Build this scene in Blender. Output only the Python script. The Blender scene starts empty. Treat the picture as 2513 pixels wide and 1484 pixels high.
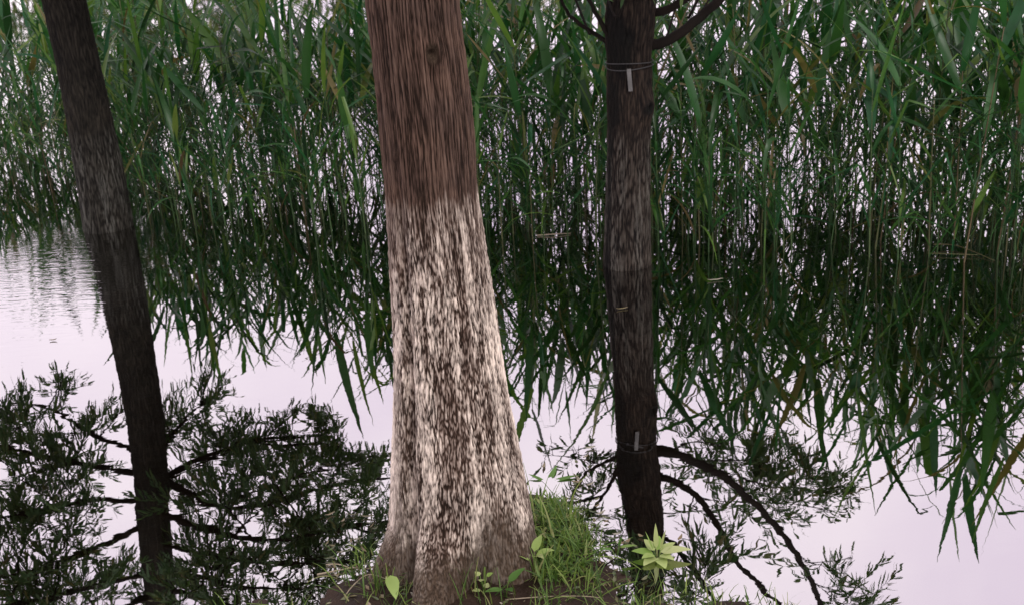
import bpy, math, random
import numpy as np
from mathutils import Vector, Matrix

# ------------------------------------------------------------------ camera, sky, sun, exposure
S = bpy.context.scene
COL = S.collection
W, H, F = 2512.0, 1484.0, 2833.0          # picture measures used to place things
PITCH, ROLL, EYE = math.radians(21.5), math.radians(3.5), 1.8
fwd = Vector((0, math.cos(PITCH), -math.sin(PITCH)))
rt0 = Vector((1, 0, 0)); up0 = Vector((0, math.sin(PITCH), math.cos(PITCH)))
RT = math.cos(ROLL) * rt0 - math.sin(ROLL) * up0
UP = math.sin(ROLL) * rt0 + math.cos(ROLL) * up0
CAM = Vector((0, 0, EYE))
cd = bpy.data.cameras.new('camera'); cam = bpy.data.objects.new('camera', cd); COL.objects.link(cam)
cd.sensor_width = 36; cd.lens = 36 * F / W; cd.clip_start = 0.05; cd.clip_end = 2000
cd.dof.use_dof = True; cd.dof.focus_distance = 3.0; cd.dof.aperture_fstop = 9.0
m = Matrix((RT, UP, -fwd)).transposed().to_4x4(); m.translation = CAM
cam.matrix_world = m
S.camera = cam

world = bpy.data.worlds.new('World'); S.world = world; world.use_nodes = True
wn = world.node_tree.nodes; wl = world.node_tree.links
SUN_EL, SUN_AZ = math.radians(48), math.radians(148)      # behind the viewer, to the right
bg = wn['Background']; bg.inputs['Strength'].default_value = 0.1
sky = wn.new('ShaderNodeTexSky'); sky.sky_type = 'NISHITA'; sky.sun_disc = False
sky.sun_elevation = SUN_EL; sky.sun_rotation = SUN_AZ
sky.air_density = 1.0; sky.dust_density = 3.0
tc = wn.new('ShaderNodeTexCoord')
cn = wn.new('ShaderNodeTexNoise'); cn.inputs['Scale'].default_value = 2.6; cn.inputs['Detail'].default_value = 5
wl.new(tc.outputs['Generated'], cn.inputs['Vector'])
cr = wn.new('ShaderNodeValToRGB')
cr.color_ramp.elements[0].position = 0.35; cr.color_ramp.elements[0].color = (.75, .62, .775, 1)
cr.color_ramp.elements[1].position = 0.62; cr.color_ramp.elements[1].color = (1.0, .885, .945, 1)
wl.new(cn.outputs['Fac'], cr.inputs['Fac'])
sc_ = wn.new('ShaderNodeVectorMath'); sc_.operation = 'SCALE'; sc_.inputs['Scale'].default_value = 21.5
wl.new(cr.outputs['Color'], sc_.inputs[0])
mixw = wn.new('ShaderNodeMix'); mixw.data_type = 'RGBA'; mixw.inputs['Factor'].default_value = 0.9
wl.new(sky.outputs['Color'], mixw.inputs['A']); wl.new(sc_.outputs[0], mixw.inputs['B'])
wl.new(mixw.outputs['Result'], bg.inputs['Color'])

sd = bpy.data.lights.new('sun', 'SUN'); sun = bpy.data.objects.new('sun', sd); COL.objects.link(sun)
sd.energy = 1.5; sd.angle = math.radians(14); sd.color = (1, .95, .9)
sdir = Vector((math.sin(SUN_AZ) * math.cos(SUN_EL), math.cos(SUN_AZ) * math.cos(SUN_EL), math.sin(SUN_EL)))
sun.rotation_euler = sdir.to_track_quat('Z', 'Y').to_euler(); sun.location = (3, -4, 9)

S.view_settings.view_transform = 'Standard'; S.view_settings.look = 'None'
S.view_settings.exposure = 0.0; S.view_settings.gamma = 1.0
S.render.engine = 'CYCLES'
S.cycles.use_denoising = True
S.cycles.max_bounces = 8; S.cycles.transparent_max_bounces = 12
S.cycles.diffuse_bounces = 3; S.cycles.glossy_bounces = 4
S.cycles.caustics_reflective = True

# ------------------------------------------------------------------ placing helpers
def ray(px, py):
    return (fwd * F + RT * (px - W / 2) - UP * (py - H / 2)).normalized()
def on_z(px, py, z=0.0):
    d = ray(px, py); t = (z - EYE) / d.z
    return CAM + d * t
def on_y(px, py, Y):
    d = ray(px, py); return CAM + d * (Y / d.y)
def mirror_y(px, py, Y):                    # the point whose mirror image in the water is seen here
    p = on_y(px, py, Y); return Vector((p.x, p.y, -p.z))
def project(p):
    v = Vector(p) - CAM; z = v.dot(fwd)
    if z <= 0.01: return (-9999, -9999)
    return (W / 2 + F * v.dot(RT) / z, H / 2 - F * v.dot(UP) / z)
def reflected(p):
    return project((p[0], p[1], -p[2]))

# ------------------------------------------------------------------ noise for relief
_r = np.random.RandomState(7)
_perm = np.concatenate([_r.permutation(256)] * 3)
_g = _r.normal(size=(256, 3)); _g /= np.linalg.norm(_g, axis=1)[:, None]
def perlin(x, y, z):
    xi, yi, zi = np.floor(x).astype(int), np.floor(y).astype(int), np.floor(z).astype(int)
    xf, yf, zf = x - xi, y - yi, z - zi
    u, v, w = [t * t * t * (t * (t * 6 - 15) + 10) for t in (xf, yf, zf)]
    xi &= 255; yi &= 255; zi &= 255
    def gr(a, b, c):
        h = _perm[_perm[_perm[(xi + a) & 255] + ((yi + b) & 255)] + ((zi + c) & 255)]
        g = _g[h]
        return g[..., 0] * (xf - a) + g[..., 1] * (yf - b) + g[..., 2] * (zf - c)
    def L(a, b, t): return a + t * (b - a)
    return L(L(L(gr(0,0,0), gr(1,0,0), u), L(gr(0,1,0), gr(1,1,0), u), v),
             L(L(gr(0,0,1), gr(1,0,1), u), L(gr(0,1,1), gr(1,1,1), u), v), w)

# ------------------------------------------------------------------ object helpers
def obj(name, mesh, parent=None, loc=(0, 0, 0), mat=None):
    o = bpy.data.objects.new(name, mesh); COL.objects.link(o)
    o.location = loc
    if parent: o.parent = parent
    if mat and mesh is not None and not mesh.materials: mesh.materials.append(mat)
    return o
def empty(name, loc, label, cat, group=None):
    o = bpy.data.objects.new(name, None); COL.objects.link(o); o.location = loc
    o.empty_display_size = 0.1
    return tag(o, label, cat, group)
def tag(o, label, cat, group=None, kind=None):
    o['label'] = label; o['category'] = cat
    if group: o['group'] = group
    if kind: o['kind'] = kind
    return o
def mesh_from(name, V, Fc, mat=None, smooth=False):
    me = bpy.data.meshes.new(name)
    me.from_pydata([tuple(v) for v in V] if not isinstance(V, np.ndarray) else V.tolist(), [], Fc)
    if smooth: me.polygons.foreach_set('use_smooth', [True] * len(me.polygons))
    if mat: me.materials.append(mat)
    me.update()
    return me
def grid_mesh(name, P, wrap, mat, smooth=True):
    """P: array rows x cols x 3"""
    nr, nc = P.shape[:2]
    me = bpy.data.meshes.new(name)
    me.vertices.add(nr * nc); me.vertices.foreach_set('co', P.reshape(-1).astype(np.float32))
    cc = nc if wrap else nc - 1
    i = np.arange(nr - 1)[:, None]; j = np.arange(cc)[None, :]; j2 = (j + 1) % nc
    q = np.stack([i * nc + j, i * nc + j2, (i + 1) * nc + j2, (i + 1) * nc + j], -1).reshape(-1)
    n = (nr - 1) * cc
    me.loops.add(n * 4); me.loops.foreach_set('vertex_index', q.astype(np.int32))
    me.polygons.add(n); me.polygons.foreach_set('loop_start', np.arange(n, dtype=np.int32) * 4)
    me.polygons.foreach_set('use_smooth', np.full(n, smooth))
    me.materials.append(mat); me.update(calc_edges=True); me.validate()
    return me
class MB:
    def __init__(s): s.V = []; s.F = []
    def add(s, V, Fc):
        b = len(s.V); s.V.extend(V); s.F.extend([tuple(i + b for i in f) for f in Fc])
    def tube(s, pts, radii, n=7, cap=True):
        pts = [Vector(p) for p in pts]; b = len(s.V)
        a = Vector((0.3, 0.9, 0.1))
        for k, p in enumerate(pts):
            t = (pts[min(k + 1, len(pts) - 1)] - pts[max(k - 1, 0)])
            t = t.normalized() if t.length > 1e-9 else Vector((0, 0, 1))
            x = t.cross(a)
            if x.length < 1e-3: x = t.cross(Vector((1, 0, 0)))
            x.normalize(); y = t.cross(x)
            for q in range(n):
                an = 2 * math.pi * q / n
                s.V.append(tuple(p + (x * math.cos(an) + y * math.sin(an)) * radii[k]))
        for k in range(len(pts) - 1):
            for q in range(n):
                q2 = (q + 1) % n
                s.F.append((b + k * n + q, b + k * n + q2, b + (k + 1) * n + q2, b + (k + 1) * n + q))
        if cap:
            s.F.append(tuple(b + q for q in range(n))[::-1]); e = b + (len(pts) - 1) * n
            s.F.append(tuple(e + q for q in range(n)))
    def mesh(s, name, mat, smooth=True): return mesh_from(name, s.V, s.F, mat, smooth)

# ------------------------------------------------------------------ materials
def newmat(name):
    mt = bpy.data.materials.new(name); mt.use_nodes = True
    nt = mt.node_tree; return mt, nt.nodes, nt.links, nt.nodes['Principled BSDF']
def N(nodes, t, **kw):
    n = nodes.new(t)
    for k, v in kw.items():
        if k in n.inputs: n.inputs[k].default_value = v
        else: setattr(n, k, v)
    return n
def ramp(nodes, stops):
    r = nodes.new('ShaderNodeValToRGB'); e = r.color_ramp.elements
    while len(e) < len(stops): e.new(0.5)
    for i, (p, c) in enumerate(stops):
        e[i].position = p; e[i].color = (*c, 1) if len(c) == 3 else c
    return r

def leaf_material(name, stops, trans=0.35, rough=0.45, spec=0.35, vein=True):
    mt, n, l, p = newmat(name)
    geo = n.new('ShaderNodeNewGeometry'); oi = n.new('ShaderNodeObjectInfo')
    add = N(n, 'ShaderNodeMath', operation='ADD'); fr = N(n, 'ShaderNodeMath', operation='FRACT')
    l.new(geo.outputs['Random Per Island'], add.inputs[0]); l.new(oi.outputs['Random'], add.inputs[1])
    l.new(add.outputs[0], fr.inputs[0])
    cr = ramp(n, stops); l.new(fr.outputs[0], cr.inputs['Fac'])
    tcn = n.new('ShaderNodeTexCoord')
    nz = N(n, 'ShaderNodeTexNoise', Scale=9.0, Detail=3.0); l.new(tcn.outputs['Object'], nz.inputs['Vector'])
    mr = N(n, 'ShaderNodeMapRange'); mr.inputs['To Min'].default_value = .65; mr.inputs['To Max'].default_value = 1.35
    l.new(nz.outputs['Fac'], mr.inputs['Value'])
    mul = N(n, 'ShaderNodeVectorMath', operation='SCALE')
    l.new(cr.outputs['Color'], mul.inputs[0]); l.new(mr.outputs['Result'], mul.inputs['Scale'])
    l.new(mul.outputs[0], p.inputs['Base Color'])
    p.inputs['Roughness'].default_value = rough; p.inputs['Specular IOR Level'].default_value = spec
    tr = n.new('ShaderNodeBsdfTranslucent')
    tm = N(n, 'ShaderNodeVectorMath', operation='MULTIPLY'); tm.inputs[1].default_value = (.85, 1.0, .5)
    l.new(mul.outputs[0], tm.inputs[0]); l.new(tm.outputs[0], tr.inputs['Color'])
    mx = N(n, 'ShaderNodeMixShader'); mx.inputs[0].default_value = trans
    l.new(p.outputs[0], mx.inputs[1]); l.new(tr.outputs[0], mx.inputs[2])
    l.new(mx.outputs[0], n['Material Output'].inputs['Surface'])
    return mt

M_REED = leaf_material('reed_leaf', [(0, (.010, .034, .012)), (.3, (.032, .100, .024)), (.5, (.016, .088, .032)),
                                     (.74, (.055, .145, .030)), (.92, (.110, .195, .036)), (.965, (.18, .15, .055)), (1, (.09, .06, .03))], .40, .34, .32)
M_STEM = leaf_material('reed_stem', [(0, (.03, .07, .02)), (.5, (.045, .09, .028)), (.8, (.08, .09, .035)), (1, (.11, .075, .04))], .12, .5, .3)
M_NEEDLE = leaf_material('needle_spray', [(0, (.035, .075, .03)), (.5, (.055, .105, .04)), (.9, (.085, .13, .045)), (1, (.13, .11, .045))], .4, .55, .25)
M_GRASS = leaf_material('bank_grass', [(0, (.04, .085, .018)), (.4, (.085, .16, .03)), (.8, (.17, .25, .05)), (1, (.27, .27, .12))], .35, .5, .3)
M_WEED = leaf_material('weed_leaf', [(0, (.06, .15, .03)), (.6, (.10, .20, .045)), (1, (.18, .25, .06))], .35, .5, .3)
M_PALE = leaf_material('pale_leaf', [(0, (.20, .33, .07)), (.5, (.30, .40, .12)), (1, (.42, .46, .22))], .35, .5, .3)
M_FARLEAF = leaf_material('far_foliage', [(0, (.09, .14, .05)), (.5, (.13, .19, .06)), (1, (.19, .24, .09))], .35, .6, .2)
M_STRAW = leaf_material('dry_straw', [(0, (.26, .22, .15)), (1, (.38, .34, .24))], .1, .7, .2)
M_FALLEN = leaf_material('fallen_leaf', [(0, (.05, .07, .03)), (.5, (.10, .11, .05)), (.8, (.16, .12, .06)), (1, (.25, .24, .18))], .1, .4, .4)

def bark_material(name, dark, mid, light, paint=None, paint_top=None, paint_amt=1.0, fade=None, tint_noise=None):
    """paint: lime-wash colour below paint_top (object z); 'ridge' attribute 0..1 says how proud the bark is"""
    mt, n, l, p = newmat(name)
    tcn = n.new('ShaderNodeTexCoord'); at = N(n, 'ShaderNodeAttribute', attribute_name='ridge')
    mp = n.new('ShaderNodeMapping'); mp.inputs['Scale'].default_value = (1, 1, .16)
    l.new(tcn.outputs['Object'], mp.inputs['Vector'])
    n1 = N(n, 'ShaderNodeTexNoise', Scale=190.0, Detail=6.0, Roughness=.7); l.new(mp.outputs[0], n1.inputs['Vector'])
    n2 = N(n, 'ShaderNodeTexNoise', Scale=9.0, Detail=4.0); l.new(tcn.outputs['Object'], n2.inputs['Vector'])
    # fibre colour: ridge height and fine noise
    a1 = N(n, 'ShaderNodeMath', operation='MULTIPLY_ADD'); a1.inputs[1].default_value = .55; a1.inputs[2].default_value = -.27
    l.new(n1.outputs['Fac'], a1.inputs[0])
    a2 = N(n, 'ShaderNodeMath', operation='ADD'); l.new(at.outputs['Fac'], a2.inputs[0]); l.new(a1.outputs[0], a2.inputs[1])
    cr = ramp(n, [(.08, dark), (.45, mid), (.95, light)]); l.new(a2.outputs[0], cr.inputs['Fac'])
    # broad tone drift
    cr2 = ramp(n, [(.3, (.72, .70, .70)), (.7, (1.2, 1.12, 1.05))]); l.new(n2.outputs['Fac'], cr2.inputs['Fac'])
    mu = N(n, 'ShaderNodeMix', data_type='RGBA', blend_type='MULTIPLY'); mu.inputs['Factor'].default_value = 1
    l.new(cr.outputs['Color'], mu.inputs['A']); l.new(cr2.outputs['Color'], mu.inputs['B'])
    colr = mu.outputs['Result']
    sep = n.new('ShaderNodeSeparateXYZ'); l.new(tcn.outputs['Object'], sep.inputs[0])
    if paint:
        pa = N(n, 'ShaderNodeAttribute', attribute_name='paint')
        mp3 = n.new('ShaderNodeMapping'); mp3.inputs['Scale'].default_value = (1, 1, .22)
        l.new(tcn.outputs['Object'], mp3.inputs['Vector'])
        n3 = N(n, 'ShaderNodeTexNoise', Scale=150.0, Detail=6.0, Roughness=.75); l.new(mp3.outputs[0], n3.inputs['Vector'])
        # paint stays on proud bark, worn from cracks
        b1 = N(n, 'ShaderNodeMath', operation='MULTIPLY_ADD'); b1.inputs[1].default_value = 1.5
        l.new(n3.outputs['Fac'], b1.inputs[0]); l.new(at.outputs['Fac'], b1.inputs[2])
        b2 = N(n, 'ShaderNodeMath', operation='ADD'); l.new(b1.outputs[0], b2.inputs[0]); l.new(pa.outputs['Fac'], b2.inputs[1])
        mr = N(n, 'ShaderNodeMapRange'); mr.inputs['From Min'].default_value = 1.70; mr.inputs['From Max'].default_value = 2.50
        mr.inputs['To Max'].default_value = paint_amt
        l.new(b2.outputs[0], mr.inputs['Value'])
        wash = N(n, 'ShaderNodeMapRange'); wash.inputs['From Min'].default_value = -.3; wash.inputs['From Max'].default_value = .7; wash.inputs['To Max'].default_value = .30 * paint_amt
        l.new(pa.outputs['Fac'], wash.inputs['Value'])
        wr = N(n, 'ShaderNodeMath', operation='MULTIPLY'); wm = N(n, 'ShaderNodeMapRange'); wm.inputs['From Min'].default_value = .25; wm.inputs['From Max'].default_value = .6
        l.new(at.outputs['Fac'], wm.inputs['Value']); l.new(wash.outputs['Result'], wr.inputs[0]); l.new(wm.outputs['Result'], wr.inputs[1])
        mxx = N(n, 'ShaderNodeMath', operation='MAXIMUM'); l.new(wr.outputs[0], mxx.inputs[0]); l.new(mr.outputs['Result'], mxx.inputs[1])
        pc = ramp(n, [(.3, tuple(c * .72 for c in paint)), (.65, paint)]); l.new(n2.outputs['Fac'], pc.inputs['Fac'])
        mx = N(n, 'ShaderNodeMix', data_type='RGBA')
        l.new(mxx.outputs[0], mx.inputs['Factor']); l.new(colr, mx.inputs['A']); l.new(pc.outputs['Color'], mx.inputs['B'])
        colr = mx.outputs['Result']
    if fade:     # mud and moss stains round the foot, wet-dark patches, shade painted on one lobe: attribute 'stain'
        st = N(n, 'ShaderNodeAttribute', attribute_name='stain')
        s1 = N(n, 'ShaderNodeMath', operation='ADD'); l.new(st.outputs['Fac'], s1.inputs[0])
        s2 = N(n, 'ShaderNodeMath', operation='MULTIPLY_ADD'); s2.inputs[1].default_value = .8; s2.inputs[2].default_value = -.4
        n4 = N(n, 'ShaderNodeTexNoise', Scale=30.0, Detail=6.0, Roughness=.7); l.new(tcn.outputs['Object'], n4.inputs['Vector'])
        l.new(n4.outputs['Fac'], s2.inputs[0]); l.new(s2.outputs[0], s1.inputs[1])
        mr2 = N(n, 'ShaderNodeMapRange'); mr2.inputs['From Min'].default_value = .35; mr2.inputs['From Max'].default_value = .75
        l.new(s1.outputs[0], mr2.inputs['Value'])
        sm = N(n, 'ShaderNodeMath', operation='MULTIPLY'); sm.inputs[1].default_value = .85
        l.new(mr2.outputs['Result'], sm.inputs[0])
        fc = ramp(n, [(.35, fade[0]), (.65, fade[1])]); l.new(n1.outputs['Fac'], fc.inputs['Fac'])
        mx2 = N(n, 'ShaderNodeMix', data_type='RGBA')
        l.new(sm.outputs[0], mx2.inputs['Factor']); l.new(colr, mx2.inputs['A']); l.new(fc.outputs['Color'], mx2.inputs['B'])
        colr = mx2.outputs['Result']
    l.new(colr, p.inputs['Base Color'])
    p.inputs['Roughness'].default_value = .9; p.inputs['Specular IOR Level'].default_value = .15
    bp = N(n, 'ShaderNodeBump'); bp.inputs['Strength'].default_value = .7; bp.inputs['Distance'].default_value = .004
    l.new(n1.outputs['Fac'], bp.inputs['Height']); l.new(bp.outputs[0], p.inputs['Normal'])
    return mt

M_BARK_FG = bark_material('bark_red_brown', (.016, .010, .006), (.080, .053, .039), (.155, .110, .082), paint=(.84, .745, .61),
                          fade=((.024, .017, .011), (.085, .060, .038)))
M_BARK_L = bark_material('bark_dark', (.004, .004, .003), (.014, .0135, .010), (.028, .026, .020), paint=(.105, .108, .092), paint_amt=.7,
                         fade=((.012, .012, .009), (.03, .028, .02)))
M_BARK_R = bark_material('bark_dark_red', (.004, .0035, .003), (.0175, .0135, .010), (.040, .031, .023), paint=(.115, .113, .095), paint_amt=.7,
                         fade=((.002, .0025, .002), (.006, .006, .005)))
M_BRANCH = bark_material('bark_branch', (.010, .008, .006), (.034, .026, .021), (.06, .046, .038))

def water_material():
    mt, n, l, p = newmat('pond_water')
    n.remove(p)
    tcn = n.new('ShaderNodeTexCoord')
    # broad lazy swell + small ripples, stronger near the left reeds
    def wave(scale, sx, sy, detail):
        mp = n.new('ShaderNodeMapping'); mp.inputs['Scale'].default_value = (sx, sy, 1)
        l.new(tcn.outputs['Object'], mp.inputs['Vector'])
        t = N(n, 'ShaderNodeTexNoise', Scale=scale, Detail=detail, Roughness=.5, Distortion=.4); l.new(mp.outputs[0], t.inputs['Vector'])
        return t.outputs['Fac']
    w1 = wave(5.0, 1, 1.6, 2.0); w2 = wave(13.0, 1, 2.2, 2.0); w3 = wave(17.0, .55, 2.4, 2.0)
    # ripple patch (a breath of wind by the left trunk) and beyond the reeds
    sub = N(n, 'ShaderNodeVectorMath', operation='SUBTRACT'); c = on_z(110, 690)
    sub.inputs[1].default_value = (c.x, c.y, 0); l.new(tcn.outputs['Object'], sub.inputs[0])
    sc = N(n, 'ShaderNodeVectorMath', operation='MULTIPLY'); sc.inputs[1].default_value = (1.5, .75, 0); l.new(sub.outputs[0], sc.inputs[0])
    ln = N(n, 'ShaderNodeVectorMath', operation='LENGTH'); l.new(sc.outputs[0], ln.inputs[0])
    mr = N(n, 'ShaderNodeMapRange', interpolation_type='SMOOTHSTEP'); mr.inputs['From Min'].default_value = .2; mr.inputs['From Max'].default_value = 1.0
    mr.inputs['To Min'].default_value = 1; mr.inputs['To Max'].default_value = 0
    l.new(ln.outputs['Value'], mr.inputs['Value'])
    def mad(a, k, b=None):
        q = N(n, 'ShaderNodeMath', operation='MULTIPLY_ADD'); l.new(a, q.inputs[0]); q.inputs[1].default_value = k
        if b is None: q.inputs[2].default_value = 0
        else: l.new(b, q.inputs[2])
        return q.outputs[0]
    ph = N(n, 'ShaderNodeMath', operation='MULTIPLY'); l.new(w3, ph.inputs[0]); l.new(mr.outputs['Result'], ph.inputs[1])
    h = mad(w1, 1.0); h = mad(w2, .14, h); h = mad(ph.outputs[0], 8.0, h)
    bp = N(n, 'ShaderNodeBump'); bp.inputs['Strength'].default_value = 1.0; bp.inputs['Distance'].default_value = .00024
    l.new(h, bp.inputs['Height'])
    fr = N(n, 'ShaderNodeFresnel', IOR=1.33); l.new(bp.outputs[0], fr.inputs['Normal'])
    r = N(n, 'ShaderNodeMath', operation='MULTIPLY_ADD'); l.new(fr.outputs[0], r.inputs[0]); r.inputs[1].default_value = .6; r.inputs[2].default_value = .43
    gl = N(n, 'ShaderNodeBsdfGlossy', Roughness=0.0); gl.inputs['Color'].default_value = (1, 1, 1, 1); l.new(bp.outputs[0], gl.inputs['Normal'])
    trn = n.new('ShaderNodeBsdfTransparent'); trn.inputs['Color'].default_value = (.42, .40, .30, 1)
    mx = n.new('ShaderNodeMixShader'); l.new(r.outputs[0], mx.inputs[0]); l.new(trn.outputs[0], mx.inputs[1]); l.new(gl.outputs[0], mx.inputs[2])
    l.new(mx.outputs[0], n['Material Output'].inputs['Surface'])
    return mt
M_WATER = water_material()

def mud_material():
    mt, n, l, p = newmat('wet_mud')
    tcn = n.new('ShaderNodeTexCoord')
    n1 = N(n, 'ShaderNodeTexNoise', Scale=14.0, Detail=8.0, Roughness=.65); l.new(tcn.outputs['Object'], n1.inputs['Vector'])
    n2 = N(n, 'ShaderNodeTexNoise', Scale=120.0, Detail=4.0); l.new(tcn.outputs['Object'], n2.inputs['Vector'])
    cr = ramp(n, [(.3, (.011, .007, .004)), (.55, (.024, .014, .008)), (.75, (.042, .027, .017))]); l.new(n1.outputs['Fac'], cr.inputs['Fac'])
    l.new(cr.outputs['Color'], p.inputs['Base Color'])
    p.inputs['Specular IOR Level'].default_value = .22
    rr = ramp(n, [(.4, (.45,) * 3), (.65, (.85,) * 3)]); l.new(n1.outputs['Fac'], rr.inputs['Fac']); l.new(rr.outputs['Color'], p.inputs['Roughness'])
    a = N(n, 'ShaderNodeMath', operation='MULTIPLY_ADD'); a.inputs[1].default_value = .35; l.new(n2.outputs['Fac'], a.inputs[0]); l.new(n1.outputs['Fac'], a.inputs[2])
    bp = N(n, 'ShaderNodeBump'); bp.inputs['Strength'].default_value = .8; bp.inputs['Distance'].default_value = .012
    l.new(a.outputs[0], bp.inputs['Height']); l.new(bp.outputs[0], p.inputs['Normal'])
    return mt
M_MUD = mud_material()
def plain(name, col, rough=.6):
    mt, n, l, p = newmat(name)
    tcn = n.new('ShaderNodeTexCoord'); nz = N(n, 'ShaderNodeTexNoise', Scale=60.0, Detail=4.0); l.new(tcn.outputs['Object'], nz.inputs['Vector'])
    cr = ramp(n, [(.3, tuple(c * .7 for c in col)), (.7, tuple(min(1, c * 1.15) for c in col))]); l.new(nz.outputs['Fac'], cr.inputs['Fac'])
    l.new(cr.outputs['Color'], p.inputs['Base Color']); p.inputs['Roughness'].default_value = rough
    return mt
M_BAND = plain('weathered_strap', (.022, .022, .02)); M_TAG = plain('pale_tag', (.10, .10, .092))

# ------------------------------------------------------------------ ground and water
FG = on_z(1137, 1364, .03); FGX, FGY = FG.x, FG.y
def ground_h(x, y):
    x = np.asarray(x, float); y = np.asarray(y, float)
    def ell(cx, cy, rx, ry): return 1 - ((x - cx) / rx) ** 2 - ((y - cy) / ry) ** 2
    h = np.maximum(.05 * ell(FGX + .02, FGY - .30, .44, .40), .045 * ell(FGX + .21, FGY + .02, .13, .33))
    h = np.maximum(h, .045 * ell(FGX - .62, FGY - .30, .62, .34) - .035)
    h = np.maximum(h, .05 * ell(FGX + .50, FGY - .36, .36, .20) - .02)
    h = np.maximum(h, np.minimum(.55, (1.75 - y) * .30))                   # the bank the viewer stands on
    h = np.minimum(h, .6)
    far = np.clip((y - 58) * .25, -.6, 2.0)                                 # far shore
    h = np.maximum(np.maximum(h, -.32), far)
    side = np.clip((np.abs(x) - 120) * .2, -.6, 2.0)
    h = np.maximum(h, side)
    near = (np.abs(x) < 4) & (y < 5)
    nz = perlin(x * 7, y * 7, x * 0 + .5) * .03 + perlin(x * 23, y * 23, x * 0 + 3.1) * .008
    return h + np.where(near, nz, nz * .3)
xs = np.concatenate([np.linspace(-420, -6, 50)[:-1], np.linspace(-6, -1.3, 40)[:-1], np.linspace(-1.3, 1.3, 170)[:-1], np.linspace(1.3, 6, 40)[:-1], np.linspace(6, 420, 50)])
ys = np.concatenate([np.linspace(-420, -4, 30)[:-1], np.linspace(-4, 1.9, 40)[:-1], np.linspace(1.9, 3.3, 100)[:-1], np.linspace(3.3, 12, 60)[:-1], np.linspace(12, 700, 120)])
X, Y = np.meshgrid(xs, ys)
P = np.stack([X, Y, ground_h(X, Y)], -1)
g = obj('ground', grid_mesh('ground', P, False, M_MUD)); g['kind'] = 'structure'
def gh(x, y): return float(ground_h(np.array([x]), np.array([y]))[0])
wv = [(-400, -30, 0), (400, -30, 0), (400, 200, 0), (-400, 200, 0)]
wt = obj('water', mesh_from('water', wv, [(0, 1, 2, 3)], M_WATER)); wt['kind'] = 'structure'

# ------------------------------------------------------------------ tree trunks
def trunk_mesh(name, Yd, edges, mirror_edges, top, res, relief, mat, base=None, paint_top=None, paint_soft=.02, paint_base=.66, paint_fade=0, flute=None, z0=-.35, stain=None, knots=()):
    """silhouette read from the picture -> a trunk of real size standing at distance Yd"""
    prof = []
    for (py, xl, xr) in edges:
        a, b = on_y(xl, py, Yd), on_y(xr, py, Yd); prof.append(((a.z + b.z) / 2, (a.x + b.x) / 2, (b.x - a.x) / 2))
    prof.sort(); ext = []
    for (py, xl, xr) in mirror_edges:
        a, b = mirror_y(xl, py, Yd), mirror_y(xr, py, Yd); ext.append(((a.z + b.z) / 2, (a.x + b.x) / 2, (b.x - a.x) / 2))
    ext.sort(); ztop = prof[-1][0]
    if ext:
        off = prof[-1][1] - float(np.interp(ztop, [e[0] for e in ext], [e[1] for e in ext]))
        prof += [(e[0], e[1] + off, e[2]) for e in ext if e[0] > ztop + .12]
    zt, xt, rt = prof[-1]
    zs, xs_, rs = prof[0]
    zz = [p[0] for p in prof]; xx = [p[1] for p in prof]; rr = [p[2] for p in prof]
    if zs > z0: zz.insert(0, z0); xx.insert(0, xs_); rr.insert(0, rs * 1.06)
    if top > zt: zz.append(top); xx.append(xt + (xt - xx[-4]) / max(.2, zt - zz[-4]) * (top - zt) * .4); rr.append(rt * .62)
    nz, na = res
    zc_ = min(1.75, top); nb = int(nz * .86); z = np.concatenate([np.linspace(z0, zc_, nb), np.linspace(zc_, max(top, zt), nz - nb + 1)[1:]])
    cx = np.interp(z, zz, xx); r = np.interp(z, zz, rr)
    k = np.ones(13) / 13; pad = lambda a: np.convolve(np.pad(a, 6, mode='reflect', reflect_type='odd'), k, 'valid')
    for _ in range(6): cx, r = pad(cx), pad(r)
    nf = int(na * .84); fr_ = math.radians(105); th = np.concatenate([np.linspace(-fr_, fr_, nf, endpoint=False), np.linspace(fr_, 2 * math.pi - fr_, na - nf, endpoint=False)])          # 0 = towards the viewer
    Z, T = np.meshgrid(z, th, indexing='ij'); R = r[:, None] * np.ones_like(T)
    if flute is not None: R = R * flute(Z, T)
    ox, oy = np.sin(T), -np.cos(T)
    rid, dsp = relief(ox * R, oy * R, Z, T)
    for (kz, kt, ks, kd) in knots:
        dd = ((Z - kz) / ks) ** 2 + (((T - kt + math.pi) % (2 * math.pi) - math.pi) * R / ks) ** 2
        dsp = dsp + kd * (np.exp(-dd) - 1.7 * np.exp(-dd * 6)); rid = np.clip(rid - .8 * np.exp(-dd * 3), 0, 1)
    R = R + dsp
    Pn = np.stack([cx[:, None] + ox * R, Yd + oy * R, Z], -1)
    org = np.array([np.interp(0, z, cx), Yd, 0.0]); Pn = Pn - org
    me = grid_mesh(name, Pn, True, mat)
    def attr(nm, arr):
        a = me.attributes.new(nm, 'FLOAT', 'POINT'); a.data.foreach_set('value', arr.reshape(-1).astype(np.float32))
    attr('ridge', rid)
    if paint_top is not None:
        edge = paint_top + perlin(ox * 9, oy * 9, Z * 2) * .035 + perlin(ox * 40, oy * 40, Z * 6) * .03
        pw = 1 / (1 + np.exp((Z - edge) / paint_soft)) 
        wear = perlin(ox * 3.4 + 4, oy * 3.4, Z * 2.6) * 1.0 + perlin(ox * 11, oy * 11, Z * 9 + 2) * .6
        attr('paint', np.where(pw < .02, -3, -2.2 * (1 - pw) + paint_base + wear * .75 - paint_fade * np.clip(1 - (paint_top - Z) / .32, 0, 1)))
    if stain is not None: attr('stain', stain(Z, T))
    return me, Vector(org), (z, cx, r)

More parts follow.
